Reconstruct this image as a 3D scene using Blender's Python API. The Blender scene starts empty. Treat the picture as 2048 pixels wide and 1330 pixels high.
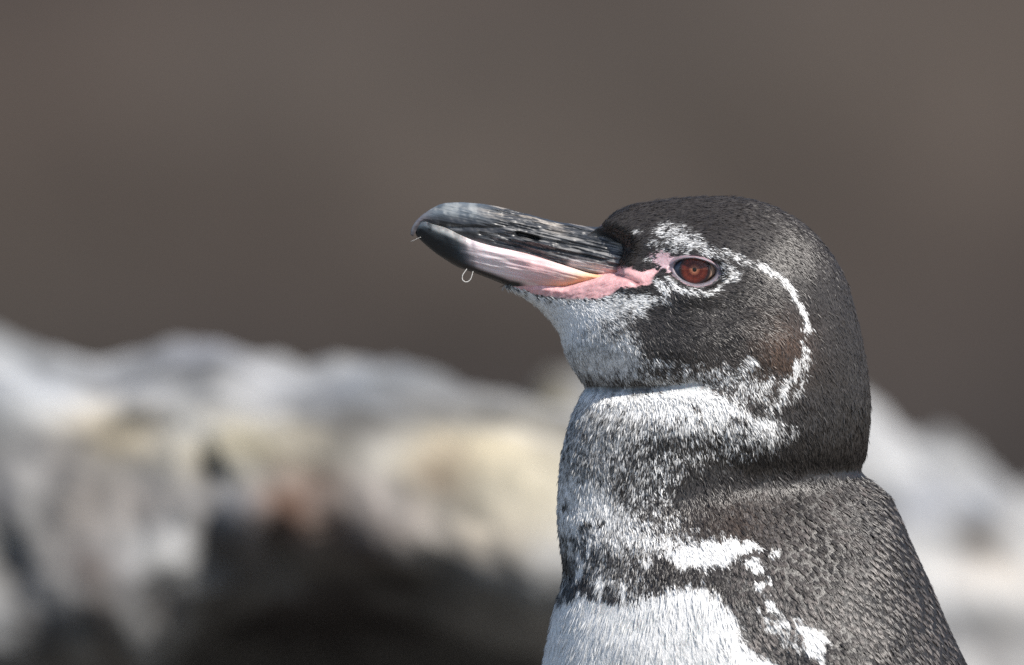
import bpy, math
import numpy as np
from mathutils import Vector
from mathutils.bvhtree import BVHTree

sc = bpy.context.scene
C = sc.collection
rng = np.random.default_rng(7)

# ------------------------------------------------------------------ camera, sky, sun, exposure
S = 0.00014            # metres per photo pixel in the penguin's median plane
D = 4.0                # camera to penguin
ZC = 0.452             # camera height above the ground
cam_d = bpy.data.cameras.new('camera'); cam = bpy.data.objects.new('camera', cam_d); C.objects.link(cam)
cam.location = (0, -D, ZC); cam.rotation_euler = (math.radians(90), 0, 0)
cam_d.sensor_width = 36; cam_d.lens = 36 * D / (2048 * S)
cam_d.clip_start = 0.1; cam_d.clip_end = 3000
cam_d.dof.use_dof = True; cam_d.dof.focus_distance = D - 0.018; cam_d.dof.aperture_fstop = 10.5
sc.camera = cam

SUN_EL, SUN_AZ = math.radians(52), math.radians(134)      # azimuth clockwise from +Y
sun_v = Vector((math.cos(SUN_EL) * math.sin(SUN_AZ), math.cos(SUN_EL) * math.cos(SUN_AZ), math.sin(SUN_EL)))
w = bpy.data.worlds.new('World'); sc.world = w; w.use_nodes = True
nt = w.node_tree; bg = nt.nodes['Background']
sky = nt.nodes.new('ShaderNodeTexSky'); sky.sky_type = 'NISHITA'; sky.sun_disc = False
sky.sun_elevation = SUN_EL; sky.sun_rotation = SUN_AZ; sky.air_density = 1.0; sky.dust_density = 1.0
nt.links.new(sky.outputs[0], bg.inputs[0]); bg.inputs[1].default_value = 0.12
sd = bpy.data.lights.new('sun', 'SUN'); sd.energy = 5.0; sd.angle = math.radians(0.53); sd.color = (1, 0.95, 0.88)
so = bpy.data.objects.new('sun', sd); C.objects.link(so); so.location = (2, -2, 5)
so.rotation_euler = (-sun_v).to_track_quat('-Z', 'Y').to_euler()
sc.view_settings.view_transform = 'Standard'; sc.view_settings.look = 'None'
sc.view_settings.exposure = 0.32; sc.view_settings.gamma = 1.0; sc.view_settings.use_curve_mapping = False
sc.render.engine = 'CYCLES'
sc.cycles.use_denoising = False          # the photograph has fine grain of its own
sc.cycles.max_bounces = 8; sc.cycles.transparent_max_bounces = 12

# ------------------------------------------------------------------ helpers
def W3(px, py, y=0.0):
    """photo pixel + depth y -> world point"""
    k = (D + y) / D
    px = np.asarray(px, float); py = np.asarray(py, float); y = np.asarray(y, float)
    return np.stack(np.broadcast_arrays((px - 1024) * S * k, y, ZC + (665 - py) * S * k), -1)

def pix(P):
    """pattern coordinates of a point on the bird; both flanks share them"""
    k = D / (D - np.abs(P[:, 1]))
    return 1024 + P[:, 0] / S * k, 665 - (P[:, 2] - ZC) / S * k

def _h(ix, iy, iz, seed):
    h = (ix.astype(np.int64) * 374761393 + iy.astype(np.int64) * 668265263 + iz.astype(np.int64) * 2147483647 + seed * 974711) & 0xffffffff
    h = ((h ^ (h >> 13)) * 1274126177) & 0xffffffff
    h = ((h ^ (h >> 16)) * 2246822519) & 0xffffffff
    return ((h ^ (h >> 15)) & 0xffff) / 65535.0

def vnoise(P, f, seed=0):
    Q = np.asarray(P, float) * f
    i = np.floor(Q); t = Q - i; t = t * t * (3 - 2 * t); i = i.astype(np.int64)
    r = 0
    for a in (0, 1):
        for b in (0, 1):
            for c in (0, 1):
                r = r + _h(i[:, 0] + a, i[:, 1] + b, i[:, 2] + c, seed) * \
                    (t[:, 0] if a else 1 - t[:, 0]) * (t[:, 1] if b else 1 - t[:, 1]) * (t[:, 2] if c else 1 - t[:, 2])
    return r * 2 - 1

def fbm(P, f, o=4, seed=0, gain=.5):
    r = 0; a = 1
    for k in range(o):
        r = r + a * vnoise(P, f, seed + 17 * k); f *= 2.07; a *= gain
    return r

def p3(x, y, z=0.0):
    return np.stack(np.broadcast_arrays(np.asarray(x, float), np.asarray(y, float), np.asarray(z, float)), -1)

def sst(a, b, x):
    t = np.clip((x - a) / (b - a), 0, 1); return t * t * (3 - 2 * t)

def lerp(a, b, t):
    a = np.asarray(a, float); b = np.asarray(b, float); t = np.asarray(t, float)
    if a.ndim <= 2 and t.ndim == 1: t = t[:, None]
    return a + (b - a) * t

def dline(x, y, pts):
    """distance to a polyline"""
    d = np.full(np.shape(x), 1e9)
    for (x0, y0), (x1, y1) in zip(pts[:-1], pts[1:]):
        dx, dy = x1 - x0, y1 - y0; L = dx * dx + dy * dy + 1e-9
        t = np.clip(((x - x0) * dx + (y - y0) * dy) / L, 0, 1)
        d = np.minimum(d, np.hypot(x - x0 - t * dx, y - y0 - t * dy))
    return d

def sdpoly(x, y, pts):
    """signed distance to a polygon, negative inside"""
    d = dline(x, y, list(pts) + [pts[0]])
    ins = np.zeros(np.shape(x), bool)
    n = len(pts)
    for i in range(n):
        x0, y0 = pts[i]; x1, y1 = pts[(i + 1) % n]
        if y0 == y1: continue
        c = (y0 > y) != (y1 > y)
        ins ^= c & (x < (x1 - x0) * (y - y0) / (y1 - y0) + x0)
    return np.where(ins, -d, d)

def curve(K, n_per):
    """Catmull-Rom through rows of K, n_per[i] samples on each interval"""
    K = np.asarray(K, float); out = []
    for i in range(len(K) - 1):
        p0 = K[max(i - 1, 0)]; p1 = K[i]; p2 = K[i + 1]; p3_ = K[min(i + 2, len(K) - 1)]
        d0 = np.hypot(*(p1[:2] - p0[:2])) + 1e-6; d1 = np.hypot(*(p2[:2] - p1[:2])) + 1e-6; d2 = np.hypot(*(p3_[:2] - p2[:2])) + 1e-6
        m1 = ((p1 - p0) / d0 * d1 + (p2 - p1) / d1 * d0) / (d0 + d1) * d1 if i > 0 else p2 - p1
        m2 = ((p2 - p1) / d1 * d2 + (p3_ - p2) / d2 * d1) / (d1 + d2) * d1 if i < len(K) - 2 else p2 - p1
        t = np.arange(n_per[i])[:, None] / n_per[i]
        out.append((2*t**3 - 3*t**2 + 1) * p1 + (t**3 - 2*t**2 + t) * m1 + (-2*t**3 + 3*t**2) * p2 + (t**3 - t**2) * m2)
    out.append(K[-1:])
    return np.concatenate(out)

def grid_faces(n, m, closed=True, caps=True):
    i = np.arange(n - 1)[:, None]; j = np.arange(m if closed else m - 1)[None, :]
    jn = (j + 1) % m
    F = np.stack([i * m + j, i * m + jn, (i + 1) * m + jn, (i + 1) * m + j], -1).reshape(-1, 4)
    return F

def mesh_obj(name, V, F, mat, parent=None, col=None, smooth=True, kind=None):
    V = np.asarray(V, np.float32); F = np.asarray(F, np.int32); k = F.shape[1]
    me = bpy.data.meshes.new(name)
    me.vertices.add(len(V)); me.vertices.foreach_set('co', V.ravel())
    me.loops.add(F.size); me.loops.foreach_set('vertex_index', F.ravel())
    me.polygons.add(len(F)); me.polygons.foreach_set('loop_start', np.arange(0, F.size, k, dtype=np.int32))
    me.polygons.foreach_set('use_smooth', np.full(len(F), smooth))
    me.update(calc_edges=True)
    if col is not None:
        a = me.color_attributes.new('pigment', 'FLOAT_COLOR', 'POINT')
        c = np.ones((len(V), 4), np.float32); c[:, :3] = col; a.data.foreach_set('color', c.ravel())
    me.materials.append(mat)
    o = bpy.data.objects.new(name, me); C.objects.link(o)
    if parent is not None:
        o.parent = parent; o.matrix_parent_inverse = parent.matrix_basis.inverted()
    if kind: o['kind'] = kind
    return o

def tag(o, label, cat=None, group=None):
    o['label'] = label
    if cat: o['category'] = cat
    if group: o['group'] = group

def mat(name, color=None, rough=.5, spec=.5, attr=False, noise=None, bump=None, coat=0, sheen=0, sss=0, sssr=None):
    m = bpy.data.materials.new(name); m.use_nodes = True
    n = m.node_tree.nodes; l = m.node_tree.links; b = n['Principled BSDF']
    b.inputs['Roughness'].default_value = rough; b.inputs['Specular IOR Level'].default_value = spec
    tc = n.new('ShaderNodeTexCoord')
    src = None
    if attr:
        a = n.new('ShaderNodeVertexColor'); a.layer_name = 'pigment'; src = a.outputs[0]
    else:
        r = n.new('ShaderNodeRGB'); r.outputs[0].default_value = (*color, 1); src = r.outputs[0]
    if noise:
        sc_, amt, stretch = noise
        mp = n.new('ShaderNodeMapping'); mp.inputs['Scale'].default_value = stretch
        l.new(tc.outputs['Object'], mp.inputs[0])
        t = n.new('ShaderNodeTexNoise'); t.inputs['Scale'].default_value = sc_; t.inputs['Detail'].default_value = 6
        l.new(mp.outputs[0], t.inputs[0])
        mr = n.new('ShaderNodeMapRange'); mr.inputs[1].default_value = .25; mr.inputs[2].default_value = .75
        mr.inputs[3].default_value = 1 - amt; mr.inputs[4].default_value = 1 + amt
        l.new(t.outputs[0], mr.inputs[0])
        mx = n.new('ShaderNodeVectorMath'); mx.operation = 'SCALE'
        l.new(src, mx.inputs[0]); l.new(mr.outputs[0], mx.inputs['Scale']); src = mx.outputs[0]
    l.new(src, b.inputs['Base Color'])
    if bump:
        sc_, st, dist, stretch = bump
        mp = n.new('ShaderNodeMapping'); mp.inputs['Scale'].default_value = stretch
        l.new(tc.outputs['Object'], mp.inputs[0])
        t = n.new('ShaderNodeTexNoise'); t.inputs['Scale'].default_value = sc_; t.inputs['Detail'].default_value = 5
        l.new(mp.outputs[0], t.inputs[0])
        bp = n.new('ShaderNodeBump'); bp.inputs['Strength'].default_value = st; bp.inputs['Distance'].default_value = dist
        l.new(t.outputs[0], bp.inputs['Height']); l.new(bp.outputs[0], b.inputs['Normal'])
    if coat:
        b.inputs['Coat Weight'].default_value = coat; b.inputs['Coat Roughness'].default_value = .08
    if sheen:
        b.inputs['Sheen Weight'].default_value = sheen
    if sss:
        b.inputs['Subsurface Weight'].default_value = sss; b.inputs['Subsurface Scale'].default_value = .002
        b.inputs['Subsurface Radius'].default_value = sssr or (1, .35, .25)
    return m

# ------------------------------------------------------------------ the setting: ground and far lava slope
def build_setting():
    # ground: one sheet to the horizon, finer near the bird
    def axis(n, r):
        t = np.linspace(-1, 1, n); return np.sign(t) * (np.abs(t) ** 3.2) * r
    n = 180
    gx, gy = np.meshgrid(axis(n, 900), axis(n, 900), indexing='ij')
    P = p3(gx.ravel(), gy.ravel(), 0)
    dist = np.hypot(P[:, 0], P[:, 1])
    bump = fbm(P, 1.1, 5, 3) * .05 * sst(.25, 1.2, dist) + fbm(P, 7, 3, 5) * .008 * sst(.1, .4, dist)
    P[:, 2] = bump - .03 * sst(.3, 1.5, dist)
    gc = lerp((.15, .14, .125), (.045, .041, .038), sst(1.6, 3.5, dist + .8 * fbm(P, 1.5, 3, 15)))
    gc = lerp(gc, (.10, .09, .08), sst(.1, .7, fbm(P, 5, 3, 18)))
    m_g = mat('lava_ground', attr=True, rough=.8, spec=.3, noise=(9, .5, (1, 1, 1)), bump=(40, .6, .02, (1, 1, 1)))
    g = mesh_obj('ground', P, grid_faces(n, n, closed=False), m_g, col=gc); g['kind'] = 'structure'
    # far slope of brown lava rubble
    nx, ny = 300, 150
    x = np.linspace(-60, 60, nx); t = np.linspace(0, 1, ny)
    X, T = np.meshgrid(x, t, indexing='ij')
    Y = 26 + 70 * T ** 1.25; Z = -.3 + 30 * T ** 1.1
    P = p3(X.ravel(), Y.ravel(), Z.ravel())
    P[:, 2] += fbm(P, .22, 4, 9) * .55 * sst(-.3, 2, P[:, 2]); P[:, 1] += fbm(P, .5, 4, 21) * .5
    h = P[:, 2]
    c = lerp((.043, .0335, .0275), (.051, .0395, .0325), sst(-.6, .6, fbm(P * [1, .6, 1.4], .55, 3, 40)))
    low_dark = 1 - sst(.12, .95, h + .12 * fbm(P, .9, 3, 60))  # darker towards the foot of the slope
    c = lerp(c, (.017, .0148, .0140), low_dark * .85)
    c = lerp(c, (.042, .0355, .030), sst(.0, .6, fbm(P, .8, 2, 90)) * .6)
    m_s = mat('brown_lava_slope', attr=True, rough=.9, spec=.2, noise=(1.3, .35, (1, 1, 1)), bump=(3, .6, .2, (1, 1, 1)))
    s = mesh_obj('hillside', P, grid_faces(nx, ny, closed=False), m_s, col=c); s['kind'] = 'structure'

build_setting()

# ------------------------------------------------------------------ boulders behind the bird
m_rock = mat('guano_rock', attr=True, rough=.85, spec=.25, noise=(28, .28, (1, 1, 1)), bump=(60, .7, .012, (1, 1, 1)))

def boulder(name, crest, prof, yc, blobs, base_col, dark_col, tone, label, seed, group):
    """a ledge-like boulder: crest = (px,py) skyline at depth yc; prof(u) = loop of (dy, dz, dark) below the crest"""
    crest = np.asarray(crest, float); k = (D + yc) / D
    cx = (crest[:, 0] - 1024) * S * k; cz = ZC + (665 - crest[:, 1]) * S * k
    nx = 260
    X = np.linspace(cx[0], cx[-1], nx)
    zt = np.interp(X, cx, cz)
    kern = np.hanning(9); kern /= kern.sum(); zt = np.convolve(np.pad(zt, 4, 'edge'), kern, 'valid')
    L = []; m = None
    for i in range(nx):
        loop = prof((X[i] / (S * k)) + 1024, zt[i]); m = len(loop); L.append(loop)
    L = np.asarray(L)                                   # nx, m, (y,z)
    e = np.minimum(np.arange(nx), np.arange(nx)[::-1]) / 14.0; e = np.sqrt(np.clip(e, 0, 1) * (2 - np.clip(e, 0, 1)))
    yc_m = L[:, :, 0].mean(1)[:, None]
    Yv = yc_m + (L[:, :, 0] - yc_m) * (.05 + .95 * e[:, None]); Zv = L[:, :, 1] * (.7 + .3 * e[:, None])
    P = np.stack([np.repeat(X[:, None], m, 1), Yv, Zv], -1).reshape(-1, 3)
    N = np.stack([np.zeros_like(Yv), Yv - yc_m, Zv - Zv.mean(1)[:, None]], -1).reshape(-1, 3)
    N /= np.linalg.norm(N, axis=1)[:, None] + 1e-9
    d = fbm(P, 9, 2, seed) * .007 + (np.abs(fbm(P, 24, 3, seed + 3)) - .45) * .012 + fbm(P, 70, 3, seed + 5) * .0035 - .002
    up = P[:, 2] > zt.min() - .30
    P = P + N * (d * np.where(up, 1, 1.5))[:, None]
    # pigment: guano, lichen, bare basalt; the hollow's shade is painted in too
    qx = 1024 + P[:, 0] / S * D / (D + P[:, 1]); qy = 665 - (P[:, 2] - ZC) / S * D / (D + P[:, 1])
    jx = qx + 20 * fbm(P, 30, 3, seed + 8); jy = qy + 18 * fbm(P, 30, 3, seed + 9)
    for (bx, by, rx, ry, colr, a) in blobs:              # bare basalt and painted shade sink into pits and cracks
        if colr is BAS_SHADE and ry < 80: P[:, 1] += .018 * np.exp(-(((jx - bx) / rx) ** 2 + ((jy - by) / ry) ** 2)) * (P[:, 1] < yc)
    c = lerp(base_col, np.asarray(base_col) * [.40, .40, .395], sst(-.35, .55, fbm(P, 17, 4, seed + 11)))
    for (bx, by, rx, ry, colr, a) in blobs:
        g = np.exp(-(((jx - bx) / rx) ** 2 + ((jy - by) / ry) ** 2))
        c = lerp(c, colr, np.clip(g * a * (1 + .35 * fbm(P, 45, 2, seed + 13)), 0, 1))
    c = c * (1 + .38 * fbm(P, 38, 3, seed + 21) + .22 * fbm(P, 110, 2, seed + 22)).clip(.35, 1.6)[:, None]
    F = grid_faces(nx, m)
    caps_v = np.array([P[:m].mean(0), P[-m:].mean(0)])
    nv = len(P)
    j = np.arange(m); jn = (j + 1) % m
    F = np.concatenate([F, np.stack([j, jn, np.full(m, nv), np.full(m, nv)], -1)[:, [1, 0, 2, 3]], np.stack([(nx-1)*m + j, (nx-1)*m + jn, np.full(m, nv+1), np.full(m, nv+1)], -1)])
    F4 = F[:-2*m]; T = F[-2*m:, :3]
    F3 = np.concatenate([F4[:, [0, 1, 2]], F4[:, [0, 2, 3]], T])
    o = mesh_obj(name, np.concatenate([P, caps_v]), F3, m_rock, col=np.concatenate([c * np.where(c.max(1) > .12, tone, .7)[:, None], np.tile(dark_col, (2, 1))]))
    tag(o, label, 'boulder', group)
    return o

def resample(pts, n):
    pts = np.asarray(pts, float); c = curve(np.concatenate([pts, pts[:1]]), [12] * len(pts))
    s = np.r_[0, np.cumsum(np.hypot(*np.diff(c, axis=0).T))]
    u = np.linspace(0, s[-1], n, endpoint=False)
    return np.stack([np.interp(u, s, c[:, 0]), np.interp(u, s, c[:, 1])], -1)

PALE = (.56, .56, .55); CREAM = (.66, .58, .42); GREY = (.33, .34, .36); BAS_SHADE = (.032, .027, .026); BRN = (.20, .13, .09); WHT = (.72, .72, .71); TAUPE = (.30, .27, .24)

def prof_left(px, zt):
    # lip height under the pale brow follows the photograph: low at the left, high in the middle
    lip_py = np.interp(px, [-3000, -200, 0, 120, 300, 420, 560, 700, 850, 1000, 1100, 1400], [1500, 1420, 1380, 1340, 1340, 1200, 1160, 1140, 1165, 1210, 1230, 1260])
    k = 4.7 / 4; lip = ZC + (665 - lip_py) * S * k; lip = min(lip, zt - .02)
    brow = zt - .45 * (zt - lip)
    return resample([(1.45, .0), (1.5, zt * .55), (1.25, zt - .06), (.98, zt - .012), (.86, zt), (.76, zt - .012), (.69, brow), (.675, lip + .012), (.71, lip - .004),
                     (.86, lip - .012), (.99, lip - .05), (1.02, lip * .5), (.95, -.02)], 230)

left_crest = [(-4200, 900), (-3000, 640), (-1800, 560), (-900, 600), (-350, 610), (-120, 625), (0, 666), (60, 694), (150, 708), (215, 712), (250, 716), (300, 692), (350, 672), (400, 666), (450, 668), (500, 684), (560, 712), (640, 718),
              (700, 722), (760, 728), (830, 742), (900, 764), (960, 782), (1040, 800), (1150, 830), (1350, 900), (1700, 1050), (1900, 1250)]
boulder('boulder', left_crest, prof_left, .86, [
    (60, 770, 220, 80, (.62, .64, .66), .9), (400, 705, 110, 45, (.36, .37, .40), .95), (520, 770, 70, 55, (.80, .80, .80), .9), (250, 780, 80, 40, (.50, .51, .53), .7), (760, 770, 170, 35, (.46, .50, .55), .9), (640, 790, 60, 30, (.40, .41, .43), .7), (900, 800, 120, 26, (.52, .52, .52), .8),
    (220, 870, 100, 48, (.82, .70, .49), .98), (480, 885, 150, 44, (.86, .76, .54), .98), (370, 860, 60, 30, (.62, .62, .60), .6), (765, 890, 60, 36, (.88, .87, .84), .95), (960, 900, 190, 60, (.80, .70, .50), .95), (890, 940, 50, 50, (.34, .24, .16), .9), (700, 850, 90, 30, (.50, .47, .42), .7), (620, 900, 60, 40, (.62, .57, .47), .7),
    (1060, 990, 140, 80, (.76, .68, .50), .85), (110, 930, 110, 45, (.34, .32, .30), .85), (250, 1000, 170, 60, (.36, .32, .29), .9), (60, 1010, 40, 100, (.50, .50, .49), .7), (15, 990, 26, 50, (.10, .11, .15), .9), (130, 1060, 60, 60, (.28, .25, .23), .8),
    (420, 940, 34, 30, BAS_SHADE, .9), (470, 1000, 60, 40, (.34, .34, .36), .8), (590, 1005, 62, 54, (.50, .25, .14), 1.1), (655, 965, 60, 34, (.24, .14, .09), .95), (660, 1040, 70, 60, (.16, .10, .07), .95), (410, 1080, 34, 75, BAS_SHADE, .95), (350, 1060, 36, 60, (.44, .44, .44), .9), (510, 1060, 60, 50, (.22, .21, .22), .9),
    (530, 1120, 90, 50, BAS_SHADE, .95), (560, 1070, 26, 60, BAS_SHADE, .85), (760, 980, 60, 30, (.52, .46, .42), .9), (830, 1050, 90, 34, (.46, .40, .36), .9), (740, 1100, 80, 50, (.13, .10, .09), .95), (930, 1120, 130, 34, (.30, .26, .22), .9), (800, 1175, 110, 32, BAS_SHADE, .9), (980, 1060, 100, 34, (.66, .58, .46), .9),
    (260, 1150, 44, 46, (.46, .45, .45), .95), (180, 1120, 50, 60, (.20, .16, .14), .9), (100, 1130, 50, 70, (.30, .28, .26), .8), (215, 1260, 34, 130, (.20, .17, .15), .9), (20, 1150, 50, 60, BAS_SHADE, .9), (90, 1270, 80, 90, BAS_SHADE, .95), (330, 1200, 60, 70, BAS_SHADE, .9),
    (640, 1245, 320, 80, BAS_SHADE, 1.3), (480, 1150, 70, 60, BAS_SHADE, .95), (640, 1150, 80, 40, BAS_SHADE, .9), (500, 1420, 1500, 110, (.03, .028, .03), 1.2),
    ], PALE, BAS_SHADE, .40, 'pale guano-crusted boulder with cream patches above a black undercut hollow', 11, None)

def prof_right(px, zt):
    return resample([(2.0, .0), (2.05, zt * .55), (1.8, zt - .07), (1.5, zt - .015), (1.32, zt), (1.2, zt - .012), (1.10, zt - .05), (1.04, zt - .12), (1.0, zt * .55), (.98, .12), (1.02, -.02)], 200)

right_crest = [(950, 1000), (985, 860), (1020, 790), (1060, 752), (1120, 735), (1220, 722), (1400, 712), (1560, 720), (1660, 745), (1740, 788), (1790, 832), (1840, 855), (1900, 872), (1950, 895), (2000, 935), (2060, 985), (2200, 1040), (2500, 1030), (2900, 1000), (3400, 1100), (3900, 1400)]
boulder('boulder', right_crest, prof_right, 1.32, [
    (1060, 765, 80, 40, (.16, .14, .125), .98), (1115, 850, 40, 90, (.52, .43, .22), .8), (1780, 870, 60, 50, (.80, .80, .80), .8), (1900, 915, 130, 26, (.80, .80, .78), .95), (1980, 960, 50, 40, (.78, .78, .78), .8),
    (1780, 1000, 50, 40, (.22, .23, .25), .9), (1850, 1010, 60, 60, (.46, .48, .53), .8), (1960, 1020, 70, 30, (.34, .37, .42), .9), (1955, 1085, 55, 42, (.15, .125, .10), 1.0), (1850, 1110, 60, 50, (.76, .75, .72), .8), (1990, 1150, 100, 34, (.84, .76, .66), .9),
    (1900, 1200, 60, 40, (.70, .70, .69), .7), (1960, 1255, 90, 40, (.18, .18, .18), .98), (2030, 1060, 40, 60, (.5, .48, .45), .7), (2010, 1320, 90, 34, (.42, .40, .39), .9), (2040, 1220, 30, 50, (.6, .58, .55), .7),
    ], (.62, .62, .61), BAS_SHADE, .45, 'pale grey boulder with brown stains rising behind the penguin\'s back', 47, None)

# ------------------------------------------------------------------ penguin: form
peng = bpy.data.objects.new('penguin', None); C.objects.link(peng)
peng.location = tuple(W3(1560, 3895, 0)); peng.empty_display_size = .1
bpy.context.view_layer.update()
tag(peng, 'black and white penguin in profile with red-brown eye and pink-based bill', 'penguin')

# back outline (x,y), front outline (x,y), half width
ST = np.array([
    (1203, 462, 1008, 570, 16), (1216, 441, 1024, 580, 36), (1250, 417, 1046, 594, 52), (1300, 404.5, 1070, 611, 68), (1360, 397, 1090, 629, 82),
    (1430, 394.5, 1106, 648, 103), (1500, 400, 1118, 667, 127), (1560, 421, 1125, 687, 147), (1612, 454, 1131, 705, 162), (1655, 499, 1139, 724, 169), (1688, 554, 1149, 741, 173),
    (1710, 622, 1159, 756, 175), (1726, 692, 1167, 767, 175), (1736, 755, 1170, 776, 173), (1740, 805, 1161, 795, 174), (1738, 850, 1144, 835, 177), (1733, 900, 1129, 888, 179),
    (1725, 946, 1120, 943, 182), (1740, 960, 1117, 988, 184), (1760, 975, 1116, 1020, 190), (1781, 995, 1117, 1050, 202), (1798, 1027, 1120, 1080, 220),
    (1819, 1077, 1125, 1120, 248), (1841, 1125, 1127, 1150, 272), (1867, 1182, 1118, 1190, 296), (1897, 1253, 1102, 1255, 320), (1934, 1330, 1087, 1330, 338), (1990, 1450, 1062, 1470, 362), (2080, 1800, 1025, 1900, 405), (2120, 2400, 1040, 2500, 430),
    (2080, 3000, 1150, 3050, 400), (2000, 3450, 1330, 3480, 300), (1900, 3640, 1470, 3640, 170), (1800, 3720, 1600, 3700, 40)], float)
nper = []
for i in range(len(ST) - 1):
    d = max(np.hypot(*(ST[i+1, :2] - ST[i, :2])), np.hypot(*(ST[i+1, 2:4] - ST[i, 2:4])))
    nper.append(max(3, int(d / (4.0 if ST[i+1, 1] < 1500 else 22))))
sec = curve(ST, nper)
NA = 200
th = np.linspace(0, 2 * np.pi, NA, endpoint=False)
ct, sn = np.cos(th), np.sin(th)
mid = (sec[:, 0:2] + sec[:, 2:4]) / 2; hv = (sec[:, 0:2] - sec[:, 2:4]) / 2
QX = mid[:, 0:1] + hv[:, 0:1] * ct; QY = mid[:, 1:2] + hv[:, 1:2] * ct
YY = sec[:, 4:5] * np.sign(sn) * np.abs(sn) ** .92
bx, by = QX.ravel(), QY.ravel(); yy = YY.ravel(); side = np.sign(yy); ay = np.abs(yy)
near = np.clip(ay / 60, 0, 1)
def gs(x, y, s, s2=None): return np.exp(-((bx - x) / s) ** 2 - ((by - y) / (s2 or s)) ** 2)
EX, EY = 1390.0, 541.0                              # eye
bulge = (10 * gs(1400, 690, 110, 60) + 9 * gs(1250, 690, 80, 50) + 7 * gs(1370, 478, 90, 26) + 9 * gs(1390, 590, 70, 22) - 8 * gs(1300, 520, 40, 26) + 12 * gs(1430, 850, 160, 60) + 8 * gs(1230, 860, 90, 60)
         + 8 * gs(1262, 572, 34, 16) + 12 * gs(1560, 700, 80, 110)
         + 22 * gs(1690, 1330, 90, 60) - 10 * gs(1560, 1330, 60, 80))
g1 = dline(bx, by, [(1172, 777), (1230, 778), (1310, 775), (1380, 768), (1460, 780)])
bulge -= 12 * np.exp(-(g1 / 15) ** 2) * (1 - sst(1330, 1480, bx))
g2 = dline(bx, by, [(1727, 948), (1640, 966), (1540, 962), (1430, 940), (1350, 920)])
cy_ = np.interp(bx, [1350, 1430, 1540, 1640, 1727], [920, 940, 962, 966, 948])
bulge -= 19 * np.exp(-(g2 / np.where(by > cy_, 105, 55)) ** 2) * sst(1280, 1520, bx)
bulge += 2.5 * fbm(p3(bx, by, 0), 1 / 80, 2, 4)
yy = yy + side * near * bulge
# the bill seats over a slimmer core; the mouth corner is a crease between two fleshy lobes
CORE = [(980, 440), (1180, 440), (1206, 450), (1236, 466), (1256, 482), (1258, 505), (1246, 532), (1244, 556), (1200, 561), (1160, 573), (1128, 583), (1048, 578), (980, 560)]
kc = 1 - sst(-20, 2, sdpoly(bx, by, CORE))
yy = np.sign(yy) * np.minimum(np.abs(yy), np.abs(yy) + (30 - np.abs(yy)) * kc)
MOUTH = [(1236, 552), (1262, 560), (1286, 571)]
gm = np.exp(-(dline(bx, by, MOUTH) / 3.2) ** 2)
yy = yy - np.sign(yy) * gm * 9
def body_pts(y): 
    q = W3(bx, by, 0); q[:, 1] = y * S; return q
P0 = body_pts(yy)
nS = len(sec)
BF = grid_faces(nS, NA)
caps = [P0[:NA].mean(0), P0[-NA:].mean(0)]
j = np.arange(NA); jn = (j + 1) % NA; nv = len(P0)
BT = np.concatenate([BF[:, [0, 1, 2]], BF[:, [0, 2, 3]], np.stack([jn, j, np.full(NA, nv)], -1), np.stack([(nS-1)*NA + j, (nS-1)*NA + jn, np.full(NA, nv+1)], -1)])
# which way do the faces point?
def orient(V, T, ref):
    a, b, c = V[T[:, 0]], V[T[:, 1]], V[T[:, 2]]
    n = np.cross(b - a, c - a); ctr = (a + b + c) / 3
    return T if (n * (ctr - ref(ctr))).sum() > 0 else T[:, [0, 2, 1]]
V0 = np.concatenate([P0, caps])
BT = orient(V0, BT, lambda c: c * [1, 0, 1])
bvh = BVHTree.FromPolygons([tuple(v) for v in V0], [tuple(t) for t in BT])
def ysurf(px, py):
    """depth (negative, near flank) of the skin under a photo pixel"""
    o = np.asarray(cam.location); t = W3(px, py, 0.0)
    d = Vector(t - o).normalized(); h = bvh.ray_cast(Vector(o), d)
    return h[0].y if h[0] is not None else 0.0

# eye opening (almond) in pixels round (EX, EY)
def almond(a, k=1.0):
    ca, sa = np.cos(a), np.sin(a)
    x = 43 * np.sign(ca) * np.abs(ca) ** 1.12; y = np.where(sa > 0, 26.5, 25.0) * np.sign(sa) * np.abs(sa) ** 1.05
    y = y + .13 * x * (1 - .2 * np.abs(x) / 45)              # tilted: rear corner lower
    y = y - 3 * (x / 45) ** 2
    return EX + x * k, EY + 1 + y * k
ang = np.linspace(0, 2 * np.pi, 72, endpoint=False)
AL = list(zip(*almond(ang)))
yE = ysurf(EX, EY)
pxs, pys = pix(P0)
sdE = sdpoly(pxs, pys, AL)
sock = 1 - sst(-1, 7, sdE)
yy2 = P0[:, 1] - np.sign(P0[:, 1]) * sock * 46 * S * (np.abs(P0[:, 1]) > .01)
P0[:, 1] = yy2

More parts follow.
